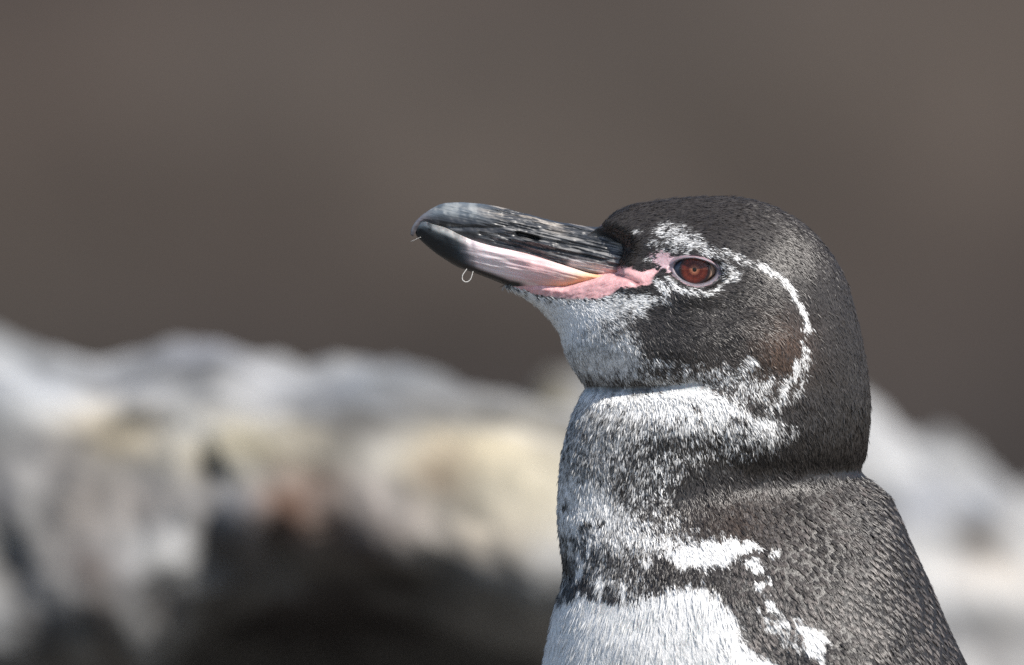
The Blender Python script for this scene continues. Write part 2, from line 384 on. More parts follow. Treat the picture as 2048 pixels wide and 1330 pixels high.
# ---- which way the feathers lie
FLOW = np.array([  # px, py, direction
    (1215, 440, 1, -.55), (1260, 430, 1, -.25), (1330, 425, 1, -.02), (1420, 430, 1, .18), (1500, 440, 1, .38), (1560, 470, .85, .6), (1620, 520, .65, .8), (1670, 600, .42, .95), (1700, 700, .3, 1), (1715, 800, .2, 1), (1715, 900, .1, 1),
    (1350, 470, 1, .25), (1430, 480, 1, .38), (1500, 500, 1, .5), (1310, 465, 1, .1), (1300, 500, 1, -.3), (1340, 495, 1, -.12), (1290, 530, 1, -.15), (1320, 550, .8, .6), (1275, 500, 1, -.25),
    (1330, 575, .6, .9), (1370, 590, .8, .5), (1420, 585, 1, .1), (1455, 560, 1, -.1), (1450, 525, .9, .5), (1500, 525, .9, .55), (1560, 560, .75, .75), (1600, 620, .5, 1), (1610, 680, .5, 1), (1590, 740, .5, 1), (1650, 700, .45, 1),
    (1240, 600, 1, .3), (1300, 605, 1, .25), (1120, 600, .95, .5), (1180, 620, .85, .6), (1070, 600, .9, .6), (1140, 680, .3, 1), (1200, 680, .45, 1), (1260, 660, .7, .75), (1340, 640, .85, .55), (1420, 640, .9, .5), (1500, 620, .92, .42), (1550, 650, .85, .55),
    (1300, 710, .45, .9), (1400, 710, .6, .85), (1480, 700, .65, .8), (1540, 720, .6, .9), (1240, 740, .25, 1), (1180, 750, .2, 1), (1380, 760, .35, 1), (1480, 780, .4, 1),
    (1180, 820, -.25, 1), (1150, 880, -.3, 1), (1250, 850, -.2, 1), (1350, 840, .0, 1), (1450, 840, .2, 1), (1550, 830, .35, 1), (1640, 850, .3, 1), (1140, 960, -.15, 1), (1250, 950, -.1, 1), (1350, 950, .05, 1), (1500, 950, .2, 1), (1620, 950, .3, 1),
    (1160, 1050, .05, 1), (1250, 1080, .2, 1), (1350, 1080, .3, 1), (1450, 1100, .35, 1), (1550, 1050, .45, 1), (1650, 1030, .55, .9), (1740, 1000, .75, .75), (1800, 1080, .5, .95), (1700, 1120, .5, .95), (1600, 1150, .42, 1), (1500, 1180, .4, 1),
    (1160, 1150, .05, 1), (1120, 1260, -.15, 1), (1200, 1260, .02, 1), (1300, 1250, .2, 1), (1400, 1250, .3, 1), (1500, 1280, .5, 1), (1600, 1280, .5, 1), (1720, 1260, .45, 1), (1850, 1240, .5, .95), (1650, 1320, .6, 1),
    (1150, 1500, -.03, 1), (1450, 1600, .15, 1), (1900, 1500, .35, 1), (1900, 2200, .1, 1), (1200, 2400, .05, 1), (1500, 2400, .1, 1), (1500, 3300, .3, 1), (1900, 3300, -.1, 1)], float)
fd = FLOW[:, 2:] / np.linalg.norm(FLOW[:, 2:], axis=1)[:, None]
def flow(x, y):
    out = np.zeros((len(x), 2)); step = 20000
    for i in range(0, len(x), step):
        d2 = (x[i:i+step, None] - FLOW[:, 0]) ** 2 + (y[i:i+step, None] - FLOW[:, 1]) ** 2
        wgt = 1 / (d2 + 120) ** 1.6; out[i:i+step] = wgt @ fd
    return out / np.linalg.norm(out, axis=1)[:, None]

# ---- bare skin outline and plumage pattern (photo pixels on the flank)
BARE = [(780, 360), (1190, 448), (1207, 451), (1224, 458), (1243, 467), (1262, 477), (1274, 490), (1273, 504), (1264, 518), (1258, 531), (1268, 541), (1294, 545), (1300, 569), (1281, 573), (1236, 578), (1219, 590), (1196, 597),
        (1145, 597), (1107, 594), (1068, 588), (1043, 579), (1004, 564), (780, 520)]
LORE = [(1296, 506), (1318, 499), (1345, 508), (1352, 520), (1344, 541), (1350, 553), (1338, 548), (1318, 540), (1298, 527)]
LORE2 = [(1275, 541), (1300, 536), (1318, 540), (1306, 552), (1300, 569), (1290, 560)]

def whiteness(x, y, P):
    """share of white in the plumage, 0..1, with ragged edges; second value: warm brown tint; third: grey veil"""
    n1 = fbm(P, 260, 3, 2); f_ = flow(x, y); st = 0
    for k_ in range(-3, 4): st = st + vnoise(p3(x + f_[:, 0] * k_ * 6, y + f_[:, 1] * k_ * 6, 0), 1 / 5., 5)
    st = st / 7 * 2.4                                   # streaks that run with the feathers
    X = x + 5 * n1 - f_[:, 0] * 11 * st; Y = y + 5 * fbm(P, 260, 3, 33) - f_[:, 1] * 11 * st
    wt = np.zeros_like(x); br = np.zeros_like(x)
    def poly(pts, v, soft, a=1.0):
        nonlocal wt
        k = (1 - sst(-soft, soft, sdpoly(X, Y, pts))) * a; wt = wt + (v - wt) * k
    def line(pts, r, v, soft, a=1.0):
        nonlocal wt
        k = (1 - sst(r - soft, r + soft, dline(X, Y, pts))) * a; wt = wt + (v - wt) * k
    def dot(px, py, rx, ry, v, a=1.0):
        nonlocal wt
        k = np.exp(-((X - px) / rx) ** 2 - ((Y - py) / ry) ** 2) * a; k = sst(.25, .75, k); wt = wt + (v - wt) * k
    # chin and throat
    poly([(960, 560), (1060, 585), (1150, 598), (1225, 600), (1262, 622), (1235, 650), (1255, 690), (1275, 735), (1250, 752), (1160, 758), (1080, 720), (960, 640)], .60, 46)
    poly([(960, 560), (1060, 588), (1120, 600), (1200, 603), (1225, 618), (1180, 640), (1150, 665), (1130, 690), (1040, 700)], 1.0, 16)
    poly([(1200, 590), (1240, 582), (1310, 592), (1300, 610), (1250, 632), (1215, 620)], .62, 12)
    poly([(1190, 660), (1240, 650), (1275, 700), (1270, 730), (1200, 745), (1140, 735), (1140, 690)], .72, 26)
    line([(1205, 640), (1225, 655)], 12, .25, 10, .7)
    poly([(1150, 752), (1180, 742), (1260, 748), (1330, 745), (1360, 765), (1260, 776), (1172, 777)], .22, 9)
    # lower cheek speckle
    poly([(1290, 735), (1400, 722), (1500, 715), (1560, 760), (1540, 800), (1470, 812), (1400, 780), (1330, 768), (1290, 760)], .38, 20)
    dot(1495, 715, 16, 10, .75); dot(1320, 720, 30, 10, .45)
    # collar
    poly([(1100, 780), (1200, 783), (1300, 783), (1350, 773), (1375, 758), (1400, 760), (1420, 780), (1470, 798), (1500, 822), (1540, 832), (1580, 852), (1540, 884), (1450, 876), (1350, 880), (1200, 900), (1080, 930)], .55, 30)
    poly([(1170, 782), (1300, 786), (1372, 762), (1392, 764), (1415, 784), (1465, 803), (1480, 828), (1430, 836), (1380, 822), (1300, 822), (1240, 812), (1165, 800)], 1.0, 12)
    line([(1462, 808), (1500, 838), (1530, 842)], 9, .9, 8); line([(1380, 832), (1460, 848), (1540, 862)], 10, .66, 16)
    dot(1462, 830, 14, 9, .15); dot(1388, 806, 13, 7, .15); dot(1480, 832, 20, 7, .2)
    # neck: grey in front, dark behind
    poly([(1060, 830), (1170, 830), (1250, 845), (1240, 920), (1230, 980), (1290, 1040), (1330, 1090), (1200, 1100), (1060, 1080)], .40, 34)
    poly([(1250, 850), (1400, 870), (1560, 880), (1480, 915), (1380, 930), (1330, 990), (1370, 1040), (1420, 1070), (1330, 1080), (1250, 1010), (1235, 930)], .30, 30)
    poly([(1090, 940), (1190, 950), (1230, 1000), (1300, 1060), (1400, 1085), (1360, 1110), (1240, 1080), (1190, 1050), (1140, 1060), (1090, 1060)], .64, 24)
    poly([(1110, 960), (1180, 965), (1235, 1010), (1215, 1050), (1130, 1045)], .8, 18)
    # lower white patch and flank flecks
    poly([(1340, 1100), (1400, 1075), (1440, 1065), (1500, 1078), (1520, 1092), (1470, 1102), (1450, 1122), (1400, 1132), (1350, 1118)], 1.0, 10)
    dot(1503, 1122, 24, 17, 1.0); dot(1518, 1170, 15, 13, 1.0); dot(1537, 1156, 8, 12, .9); dot(1533, 1206, 13, 17, 1.0); dot(1550, 1100, 18, 8, .6)
    poly([(1520, 1232), (1560, 1222), (1590, 1240), (1600, 1285), (1570, 1300), (1530, 1270)], .55, 12); poly([(1590, 1240), (1620, 1245), (1650, 1275), (1640, 1320), (1615, 1310), (1600, 1275)], 1.0, 8)
    # belly
    poly([(900, 1215), (1100, 1200), (1160, 1180), (1230, 1196), (1290, 1180), (1340, 1168), (1400, 1162), (1440, 1180), (1462, 1215), (1480, 1262), (1510, 1302), (1560, 1330), (1640, 1480), (1660, 2000), (1640, 2600), (1600, 3300), (1560, 3900), (900, 3900)], 1.0, 11)
    dot(1492, 1205, 22, 10, .7)
    # dark chest band, broken at the front
    line([(1110, 1060), (1135, 1095), (1165, 1100), (1150, 1140)], 12, .22, 14, .75)
    line([(1128, 1150), (1122, 1180)], 8, .3, 10, .7)
    line([(1170, 1095), (1215, 1118), (1262, 1130), (1320, 1140)], 21, .2, 20, .85); line([(1190, 1140), (1240, 1160), (1275, 1165)], 16, .35, 18, .85)
    line([(1320, 1140), (1370, 1150), (1420, 1148), (1455, 1155)], 14, .04, 10)
    line([(1455, 1150), (1480, 1180), (1500, 1150)], 14, .06, 12); line([(1480, 1190), (1488, 1240), (1500, 1270), (1540, 1290), (1590, 1320), (1640, 1400)], 19, .06, 11)
    dot(1160, 1122, 10, 34, .9); dot(1203, 1160, 8, 26, .85); dot(1182, 1085, 7, 20, .8); dot(1245, 1170, 7, 20, .75); dot(1290, 1112, 16, 8, .6); dot(1142, 1090, 6, 22, .75)
    dot(1200, 1030, 12, 11, 0.0); dot(1170, 1042, 16, 12, .1); dot(1132, 1003, 7, 8, 0.0); dot(1150, 1070, 12, 14, .1); dot(1222, 800, 8, 6, .3); dot(1140, 1290, 12, 8, .8)
    # face: brow patch, stripe, eye surround
    poly([(1288, 462), (1304, 447), (1328, 442), (1350, 452), (1378, 468), (1404, 486), (1432, 504), (1410, 508), (1370, 500), (1335, 494), (1306, 478)], .50, 12)
    line([(1285, 488), (1330, 498), (1370, 502)], 6, .45, 8, .8)
    line([(1410, 498), (1450, 506), (1490, 518), (1524, 532)], 6.5, .52, 8)
    line([(1470, 522), (1505, 535)], 4, .6, 6, .6)
    line([(1520, 532), (1552, 548), (1580, 578), (1600, 610), (1612, 645), (1608, 655)], 6, .78, 5); line([(1602, 684), (1608, 690)], 6, 1.0, 4)
    line([(1600, 705), (1590, 730), (1578, 750), (1562, 778), (1540, 806)], 8, .72, 9); line([(1612, 712), (1606, 745), (1590, 785)], 6, .7, 10, .7)
    line([(1330, 556), (1352, 572), (1380, 584), (1408, 586), (1436, 574), (1456, 556)], 6, .58, 6); line([(1440, 520), (1462, 545), (1452, 556)], 7, .55, 7)
    line([(1310, 562), (1330, 580), (1326, 592)], 9, .5, 8)
    line([(1270, 470), (1300, 500)], 10, .15, 10, .6); dot(1262, 468, 9, 5, .5); dot(1290, 520, 18, 9, .45)
    br = np.exp(-((X - 1560) / 58) ** 2 - ((Y - 690) / 62) ** 2) + .5 * np.exp(-((X - 1520) / 120) ** 2 - ((Y - 1040) / 60) ** 2) + .35 * np.exp(-((X - 1420) / 120) ** 2 - ((Y - 770) / 50) ** 2)
    return np.clip(wt, 0, 1), np.clip(br, 0, 1)

DARK = np.array((.0185, .0155, .0140)); WHITE = np.array((.84, .835, .82)); BROWN = np.array((.10, .058, .036)); PINK = np.array((.68, .38, .38))
# body skin colours
px_, py_ = pix(P0)
wt, br = whiteness(px_, py_, P0)
skin = lerp(DARK * .7, WHITE * .62, wt ** 1.3)
bare = 1 - sst(-2, 3, np.minimum(np.minimum(sdpoly(px_, py_, BARE), sdpoly(px_, py_, LORE)), sdpoly(px_, py_, LORE2)))
up_dark = bare * (1 - sst(530, 541, py_)) * (1 - sst(1280, 1296, px_))
pk = lerp(PINK, (.72, .42, .42), sst(-.2, .5, fbm(P0, 900, 3, 12)))
lo = 1 - sst(-2, 6, sdpoly(px_, py_, LORE)); pk = lerp(pk, (.50, .36, .39), lo * .9)
skin = lerp(skin, pk, bare); skin = lerp(skin, (.022, .023, .026), up_dark)
skin = lerp(skin, (.10, .075, .08), sock)
skin = lerp(skin, (.22, .05, .05), np.exp(-(dline(px_, py_, MOUTH) / 2.6) ** 2) * .85)
# papillae on bare skin
pap = vnoise(P0, 1500, 71) * 1.6 + vnoise(P0, 800, 72) * 1.6
P0 = P0 + np.sign(P0[:, 1:2]) * np.array([[0, 1, 0]]) * (pap * bare * near * S)[:, None]
V0[:-2] = P0
skin = np.concatenate([skin, skin[:1], skin[-1:]])
m_skin = mat('bird_skin', attr=True, rough=.42, spec=.5, noise=(500, .2, (1, 1, 1)), bump=(900, .35, .0006, (1, 1, 1)), sss=.25)
body = mesh_obj('body', V0, BT, m_skin, peng, skin)

# ------------------------------------------------------------------ bill
def loft_part(stations, prof, nper, na, disp=None):
    """stations rows: top x,y, bottom x,y, half width. prof(v) -> (t, y) closed loop"""
    K = curve(np.asarray(stations, float), nper)
    v = np.arange(na) / na
    t, yv = prof(v)
    X = K[:, 2:3] + (K[:, 0:1] - K[:, 2:3]) * t; Y = K[:, 3:4] + (K[:, 1:2] - K[:, 3:4]) * t
    YW = K[:, 4:5] * yv
    x, y, yw = X.ravel(), Y.ravel(), YW.ravel(); tt = np.tile(t, len(K)); sgn = np.sign(yw)
    if disp is not None:
        d, dz = disp(x, y, tt, np.abs(yw)); yw = yw + sgn * d * np.clip(np.abs(yw) / 6, 0, 1); y = y + dz
    q = W3(x, y, 0); q[:, 1] = yw * S
    n, m = len(K), na
    F = grid_faces(n, m); j = np.arange(m); jn = (j + 1) % m; nv = n * m
    T = np.concatenate([F[:, [0, 1, 2]], F[:, [0, 2, 3]], np.stack([jn, j, np.full(m, nv)], -1), np.stack([(n-1)*m + j, (n-1)*m + jn, np.full(m, nv+1)], -1)])
    V = np.concatenate([q, [q[:m].mean(0), q[-m:].mean(0)]])
    x = np.r_[x, x[:m].mean(), x[-m:].mean()]; y = np.r_[y, y[:m].mean(), y[-m:].mean()]; tt = np.r_[tt, .5, .5]
    T = orient(V, T, lambda c: c * [1, 0, 1])
    return V, T, x, y, tt

def prof_upper(v):
    # v 0..1 runs right edge -> over the culmen -> left edge -> underside
    a = v * 2; t = np.empty_like(v); y = np.empty_like(v)
    m1 = v < .8
    u = v[m1] / .8 * 2 - 1                       # -1..1 across the top
    tt = 1 - np.abs(u) ** 1.5
    t[m1] = tt; s_ = np.sign(-u)
    y[m1] = s_ * np.clip(1 - tt ** 2.1, 0, 1) ** .58 * (.84 + .16 * sst(0, .35, tt))
    u2 = (v[~m1] - .8) / .2 * 2 - 1
    t[~m1] = .10 * (1 - u2 ** 2); y[~m1] = u2 * .82
    y[~m1] = -(-u2) * .82
    return t, y

UP = [(821, 469, 826, 473, 2), (822.5, 458, 834, 459, 6), (829, 446, 842, 447, 10), (843, 431, 850, 442, 14), (862, 418, 868, 448, 20), (882, 409, 892, 455, 25), (906, 404.5, 923, 470, 29), (940, 405, 954, 482.5, 32), (980, 409.5, 992, 493, 35),
      (1020, 419, 1031, 501, 38), (1060, 430, 1069, 511, 41), (1100, 439.5, 1107, 523, 45), (1140, 448, 1145, 535, 49), (1180, 453, 1178, 545, 54), (1215, 455.5, 1208, 549, 58), (1245, 463, 1238, 551, 59), (1275, 480, 1268, 552, 46)]
fib = lambda x, y, s, fx, fy: fbm(p3((x + .25 * (y - 470)) * fx, (y - .22 * (x - 1000)) * fy, 0), 1, 3, s)
def disp_up(x, y, t, yw):
    rear = sst(920, 1060, x)
    d = 2.4 * fib(x, y, 3, 1 / 60, 1 / 5) * rear + 1.5 * fib(x, y, 5, 1 / 40, 1 / 2.4) * (.25 + .75 * rear) + .7 * fbm(p3(x, y, 0), 1 / 14, 3, 8)
    def groove(pts, r, dep):
        return dep * np.exp(-(dline(x, y, pts) / r) ** 2)
    d -= groove([(1038, 468), (1054, 471), (1072, 477)], 5.5, 15)                 # nostril
    d += groove([(1010, 460), (1040, 462), (1080, 472)], 4, 4.5) + groove([(1025, 477), (1070, 485), (1100, 490)], 4, 4.5)
    d -= groove([(880, 452), (920, 455), (960, 456), (1010, 457)], 5, 4.5) + groove([(1078, 478), (1140, 490), (1220, 500)], 3, 2.5) + groove([(1020, 450), (1100, 462), (1200, 474)], 3, 2.2)
    d -= groove([(1000, 470), (1020, 480), (1090, 498), (1180, 512)], 3, 2.6) + groove([(1120, 505), (1200, 520), (1250, 518)], 3, 2.5) + groove([(960, 468), (1010, 486), (1080, 505)], 4, 3)
    d -= groove([(880, 435), (930, 437)], 14, 2.0)
    d -= groove([(1222, 457), (1250, 470), (1266, 488), (1262, 506)], 4, 4)
    return d, .8 * fib(x, y, 13, 1 / 30, 0) * (t > .9)
V, T, x, y, tt = loft_part(UP, prof_upper, [5, 7, 9, 9, 10, 11, 14, 16, 18, 18, 18, 18, 18, 18, 17, 16], 220, disp_up)
f1 = sst(-.25, .7, fib(x, y, 31, 1 / 50, 1 / 3.2)); f2 = sst(-.1, .8, fib(x, y, 37, 1 / 70, 1 / 7)); fl = fbm(p3(x, y, 0), 1 / 16, 4, 41)
c = lerp((.030, .033, .038), (.24, .235, .23), np.clip(sst(.25, 1, f1) * .95 * sst(930, 1040, x), 0, 1))
c = lerp(c, (.27, .235, .20), sst(.60, .85, tt) * .85 * sst(.2, .8, f1 * .6 + f2 * .5))
front = 1 - sst(930, 1010, x)
c = lerp(c, lerp((.085, .105, .125), (.21, .23, .24), sst(-.3, .5, fl)), front * sst(.35, .75, tt) * .85)  # bluish sheen of the front nail, put into the colour
c = lerp(c, (.16, .14, .15), (1 - sst(835, 870, x)) * .6)
c = lerp(c, (.022, .025, .03), np.exp(-(dline(x, y, [(885, 450), (940, 446), (1000, 460)]) / 11) ** 2) * .8)
c = lerp(c, (.008, .008, .009), np.exp(-(dline(x, y, [(1035, 467), (1052, 471), (1075, 477)]) / 5.5) ** 2))
c = lerp(c, (.30, .31, .32), np.exp(-(dline(x, y, [(900, 452), (960, 470), (1010, 482)]) / 5) ** 2) * .35 * sst(-.2, .5, fl))
low = 1 - sst(4, 16, dline(x, y, [(1060, 507), (1110, 521), (1145, 531), (1180, 541)]))
c = lerp(c, (.018, .019, .022), np.exp(-(dline(x, y, [(930, 470), (990, 486), (1060, 503), (1110, 518)]) / 10) ** 2) * .7)  # shade of the undercut above the seam, painted into the horn
c = lerp(c, (.55, .48, .47), np.exp(-(dline(x, y, [(1145, 525), (1185, 533), (1215, 540)]) / 8) ** 2) * .95)
c = lerp(c, (.70, .36, .30), sst(1185, 1225, x) * (1 - sst(0, .22, tt)) * .9)
m_horn = mat('bill_horn', attr=True, rough=.36, spec=.5, noise=(160, .35, (.22, 1, 1)), bump=(420, .5, .0005, (.18, 1, 1)))
ub = mesh_obj('upper_bill', V, T, m_horn, peng, c); ub['label'] = 'dark grey grooved upper bill with hooked tip'

def prof_lower(v):
    t = np.empty_like(v); y = np.empty_like(v); m1 = v < .8
    u = v[m1] / .8 * 2 - 1
    tt = np.abs(u) ** 1.4
    t[m1] = tt; y[m1] = np.sign(u) * np.clip(1 - (1 - tt) ** 2.3, 0, 1) ** .55 * (1 - .10 * sst(.75, 1, tt))
    u2 = (v[~m1] - .8) / .2 * 2 - 1
    t[~m1] = 1 + .04 * (1 - u2 ** 2); y[~m1] = -u2 * .90
    return t, y
LO = [(836, 450, 831, 466, 4), (842, 445, 834, 473, 10), (850, 444, 843, 482, 16), (868, 450, 866, 502, 23), (892, 457, 889, 518, 28), (923, 472, 915, 533.5, 34), (954, 484.5, 941, 543, 38), (992, 495, 979, 557, 42), (1031, 503, 1016, 572, 46), (1069, 513, 1048, 581, 53),
      (1107, 525, 1092, 587, 59), (1145, 537, 1128, 587, 63), (1178, 547, 1160, 578, 66), (1208, 551.5, 1190, 568, 67), (1235, 554, 1222, 563, 67), (1258, 559, 1250, 563, 62)]
def disp_lo(x, y, t, yw):
    d = .8 * fib(x, y, 51, 1 / 50, 1 / 4) * sst(860, 1000, x) + 1.0 * fbm(p3(x, y, 0), 1 / 30, 3, 53)
    d -= 3 * np.exp(-((x - 942) / 6) ** 2) * sst(.5, .9, t)
    d += 2.5 * np.exp(-(dline(x, y, [(860, 455), (940, 487), (1060, 520)]) / 9) ** 2)
    return d, 0
V, T, x, y, tt = loft_part(LO, prof_lower, [5, 6, 9, 11, 14, 14, 16, 17, 17, 17, 17, 15, 14, 13, 11], 160, disp_lo)
fl = fbm(p3(x, y, 0), 1 / 18, 4, 61); st_ = fib(x, y, 63, 1 / 60, 1 / 3.5)
c = lerp((.010, .014, .018), (.13, .15, .165), sst(.45, .85, tt) * sst(-.5, .4, fl) * (.55 + .45 * (1 - sst(850, 880, x))))
c = lerp(c, (.34, .34, .33), sst(.70, .95, tt) * sst(850, 880, x) * (.6 + .4 * sst(-.3, .4, fl)))  # top edge highlight painted as a paler grey
edge = x + (y - 520) * -.25 + 5 * fl
pal = lerp((.70, .60, .62), (.74, .47, .47), sst(980, 1080, x)); pal = lerp(pal, (.76, .58, .52), sst(1080, 1180, x) * sst(.4, .9, tt))
pal = lerp(pal, (.80, .72, .69), sst(.2, .7, st_) * .4)
org = np.exp(-(dline(x, y, [(1085, 580), (1130, 577), (1165, 562), (1205, 553), (1240, 556)]) / 17) ** 2)
pal = lerp(pal, (.76, .38, .17), np.clip(org * .85, 0, 1) * sst(1060, 1120, x))
pal = lerp(pal, (.72, .33, .31), sst(1205, 1250, x))
c = lerp(c, pal, sst(925, 965, edge))
c = lerp(c, (.05, .07, .09), np.exp(-((edge - 935) / 18) ** 2) * .5 * (1 - sst(.5, .9, tt)))
dk = 1 - sst(13, 22, dline(x, y, [(900, 535), (941, 550), (979, 563), (1016, 577), (1050, 584)])); dk = dk * (1 - sst(1035, 1062, x))
c = lerp(c, (.020, .018, .018), dk)
m_low = mat('lower_bill_horn', attr=True, rough=.27, spec=.4, noise=(220, .1, (.25, 1, 1)), bump=(420, .3, .0004, (.2, 1, 1)), sss=.2)
lb = mesh_obj('lower_bill', V, T, m_low, peng, c); lb['label'] = 'lower bill with black tip, pink middle and orange base'

# ------------------------------------------------------------------ eyes
m_scl = mat('sclera', attr=True, rough=.25, spec=.5)
m_iris = mat('iris', attr=True, rough=.35, spec=.3)
m_pup = mat('pupil', (.004, .003, .003), .3, .3)
m_lid = mat('eyelid_skin', attr=True, rough=.45, spec=.4, noise=(900, .25, (1, 1, 1)), bump=(1500, .4, .0004, (1, 1, 1)), sss=.2)
m_cor = bpy.data.materials.new('cornea'); m_cor.use_nodes = True
n_ = m_cor.node_tree.nodes; l_ = m_cor.node_tree.links; n_.remove(n_['Principled BSDF'])
tr = n_.new('ShaderNodeBsdfTransparent'); gl = n_.new('ShaderNodeBsdfGlossy'); gl.inputs['Roughness'].default_value = .04
fr = n_.new('ShaderNodeFresnel'); fr.inputs['IOR'].default_value = 1.34; mxs = n_.new('ShaderNodeMixShader')
l_.new(fr.outputs[0], mxs.inputs[0]); l_.new(tr.outputs[0], mxs.inputs[1]); l_.new(gl.outputs[0], mxs.inputs[2]); l_.new(mxs.outputs[0], n_['Material Output'].inputs[0])

def make_eye(sgn):
    """sgn -1: near flank, +1: far flank (mirror)"""
    R = 62.0; IX, IY = 1389.0, 539.5
    yfront = yE / S - 1.0                                   # px units, foremost point of the ball (negative = towards camera)
    cy = yfront + R
    def place(x, y, ypx):
        q = W3(x, y, 0.0); k = (D + ypx * S) / D
        q = np.stack([(np.asarray(x) - 1024) * S * k, np.broadcast_to(ypx, np.shape(x)) * S * (-sgn), ZC + (665 - np.asarray(y)) * S * k], -1)
        return q
    # ball, open where the iris sits
    a = np.linspace(0, 2 * np.pi, 64, endpoint=False); rr = np.r_[np.linspace(29, R * .985, 16)]
    A, Rr = np.meshgrid(a, rr); A = A.ravel(); Rr = Rr.ravel()
    x = IX + Rr * np.cos(A); y = IY + Rr * np.sin(A) * (1 - .42 * sst(30, 42, Rr)); yp = cy - np.sqrt(np.maximum(R * R - Rr * Rr, 0)) + 6 * sst(40, 55, Rr)
    F = grid_faces(len(rr), 64)
    col = lerp((.030, .022, .024), (.46, .30, .22), sst(32.5, 34.5, Rr) * sst(-.1, .5, np.cos(A)))
    col = lerp(col, (.05, .06, .09), (1 - sst(-.6, -.2, np.cos(A))) * sst(29, 31, Rr))
    T = np.concatenate([F[:, [0, 1, 2]], F[:, [0, 2, 3]]])
    eye = mesh_obj('eye', place(x, y, yp), T if sgn > 0 else T[:, [0, 2, 1]], m_scl, peng, col)
    # iris: a shallow dish behind the cornea
    rr = np.linspace(4.3, 29.6, 24); A, Rr = np.meshgrid(a, rr); A = A.ravel(); Rr = Rr.ravel()
    drop = R - math.sqrt(R * R - 29 * 29)
    x = IX + Rr * np.cos(A); y = IY + Rr * np.sin(A); yp = yfront + drop - 1.2 + 1.5 * (1 - Rr / 29)
    rad = fbm(p3(np.cos(A) * 9, np.sin(A) * 9, Rr * .08), 1, 3, 88)
    col = lerp((.30, .12, .07), (.17, .05, .026), sst(5, 9, Rr)); col = lerp(col, (.070, .009, .005), sst(9, 12, Rr)); col = lerp(col, (.11, .018, .009), np.exp(-((Rr - 19.5) / 3) ** 2)); col = lerp(col, (.02, .012, .014), sst(24.5, 28.5, Rr))
    col = col * (1 + .35 * rad)[:, None]
    F = grid_faces(len(rr), 64); T = np.concatenate([F[:, [0, 1, 2]], F[:, [0, 2, 3]]])
    ir = mesh_obj('iris', place(x, y, yp), T if sgn > 0 else T[:, [0, 2, 1]], m_iris, eye, np.clip(col, 0.002, 1))
    a2 = np.linspace(0, 2 * np.pi, 24, endpoint=False)
    rr = np.array([.01, 2.4, 5.2]); A, Rr = np.meshgrid(a2, rr); A = A.ravel(); Rr = Rr.ravel(); F = grid_faces(3, 24)
    mesh_obj('pupil', place(IX + Rr * np.cos(A), IY + Rr * np.sin(A), np.full(len(A), yfront + drop + .9)), F, m_pup, eye)
    rr = np.r_[.01, np.linspace(2, 30, 12)]; A, Rr = np.meshgrid(a, rr); A = A.ravel(); Rr = Rr.ravel(); F = grid_faces(len(rr), 64)
    T = np.concatenate([F[:, [0, 1, 2]], F[:, [0, 2, 3]]])
    mesh_obj('cornea', place(IX + Rr * np.cos(A), IY + Rr * np.sin(A), cy - np.sqrt(R * R - Rr * Rr) - 3 * np.cos(Rr / 30 * np.pi / 2)), T if sgn > 0 else T[:, [0, 2, 1]], m_cor, eye)
    # eyelid: a rounded rim round the almond opening
    na = 120; a = np.linspace(0, 2 * np.pi, na, endpoint=False)
    prof = [(.93, 9), (.97, 2.0), (1.0, -2.2), (1.06, -4.6), (1.13, -4.4), (1.19, -2.6), (1.25, -1.0), (1.32, 3.0), (1.40, 9.0), (1.48, 16)]
    X, Y, YP, KK = [], [], [], []
    for k, dy in prof:
        ax, ay_ = almond(a, k)
        ys = np.array([ysurf0(float(p), float(q)) for p, q in zip(ax, ay_)]) / S
        r2 = np.hypot(ax - IX, ay_ - IY); ball = cy - np.sqrt(np.maximum(R * R - np.minimum(r2, R * .98) ** 2, 0))
        wgt = sst(1.02, 1.4, k)
        up_ = 1 + .9 * sst(0, .7, -np.sin(a))                # the upper lid is thicker
        X.append(ax); Y.append(ay_); YP.append((1 - wgt) * np.minimum(ball, ys + 12) + wgt * ys + dy * (up_ if k < 1.2 else 1)); KK.append(np.full(na, k))
    X, Y, YP, KK = map(np.concatenate, (X, Y, YP, KK)); A = np.tile(a, len(prof))
    col = lerp((.13, .12, .14), (.18, .16, .18), sst(1.0, 1.1, KK)); col = lerp(col, (.36, .20, .22), np.exp(-((KK - 1.2) / .035) ** 2) * .8)
    col = lerp(col, (.07, .05, .055), 1 - sst(.95, 1.0, KK)); col = lerp(col, (.50, .38, .42), (1 - sst(1340, 1356, X)) * .5)
    F = grid_faces(len(prof), na); T = np.concatenate([F[:, [0, 1, 2]], F[:, [0, 2, 3]]])
    mesh_obj('eyelid', place(X, Y, YP), T if sgn > 0 else T[:, [0, 2, 1]], m_lid, eye, col)
    return eye
_cache = {}
def ysurf0(px, py):
    k = (round(px, 2), round(py, 2))
    if k not in _cache: _cache[k] = ysurf(px, py)
    return _cache[k]
make_eye(1); make_eye(-1)

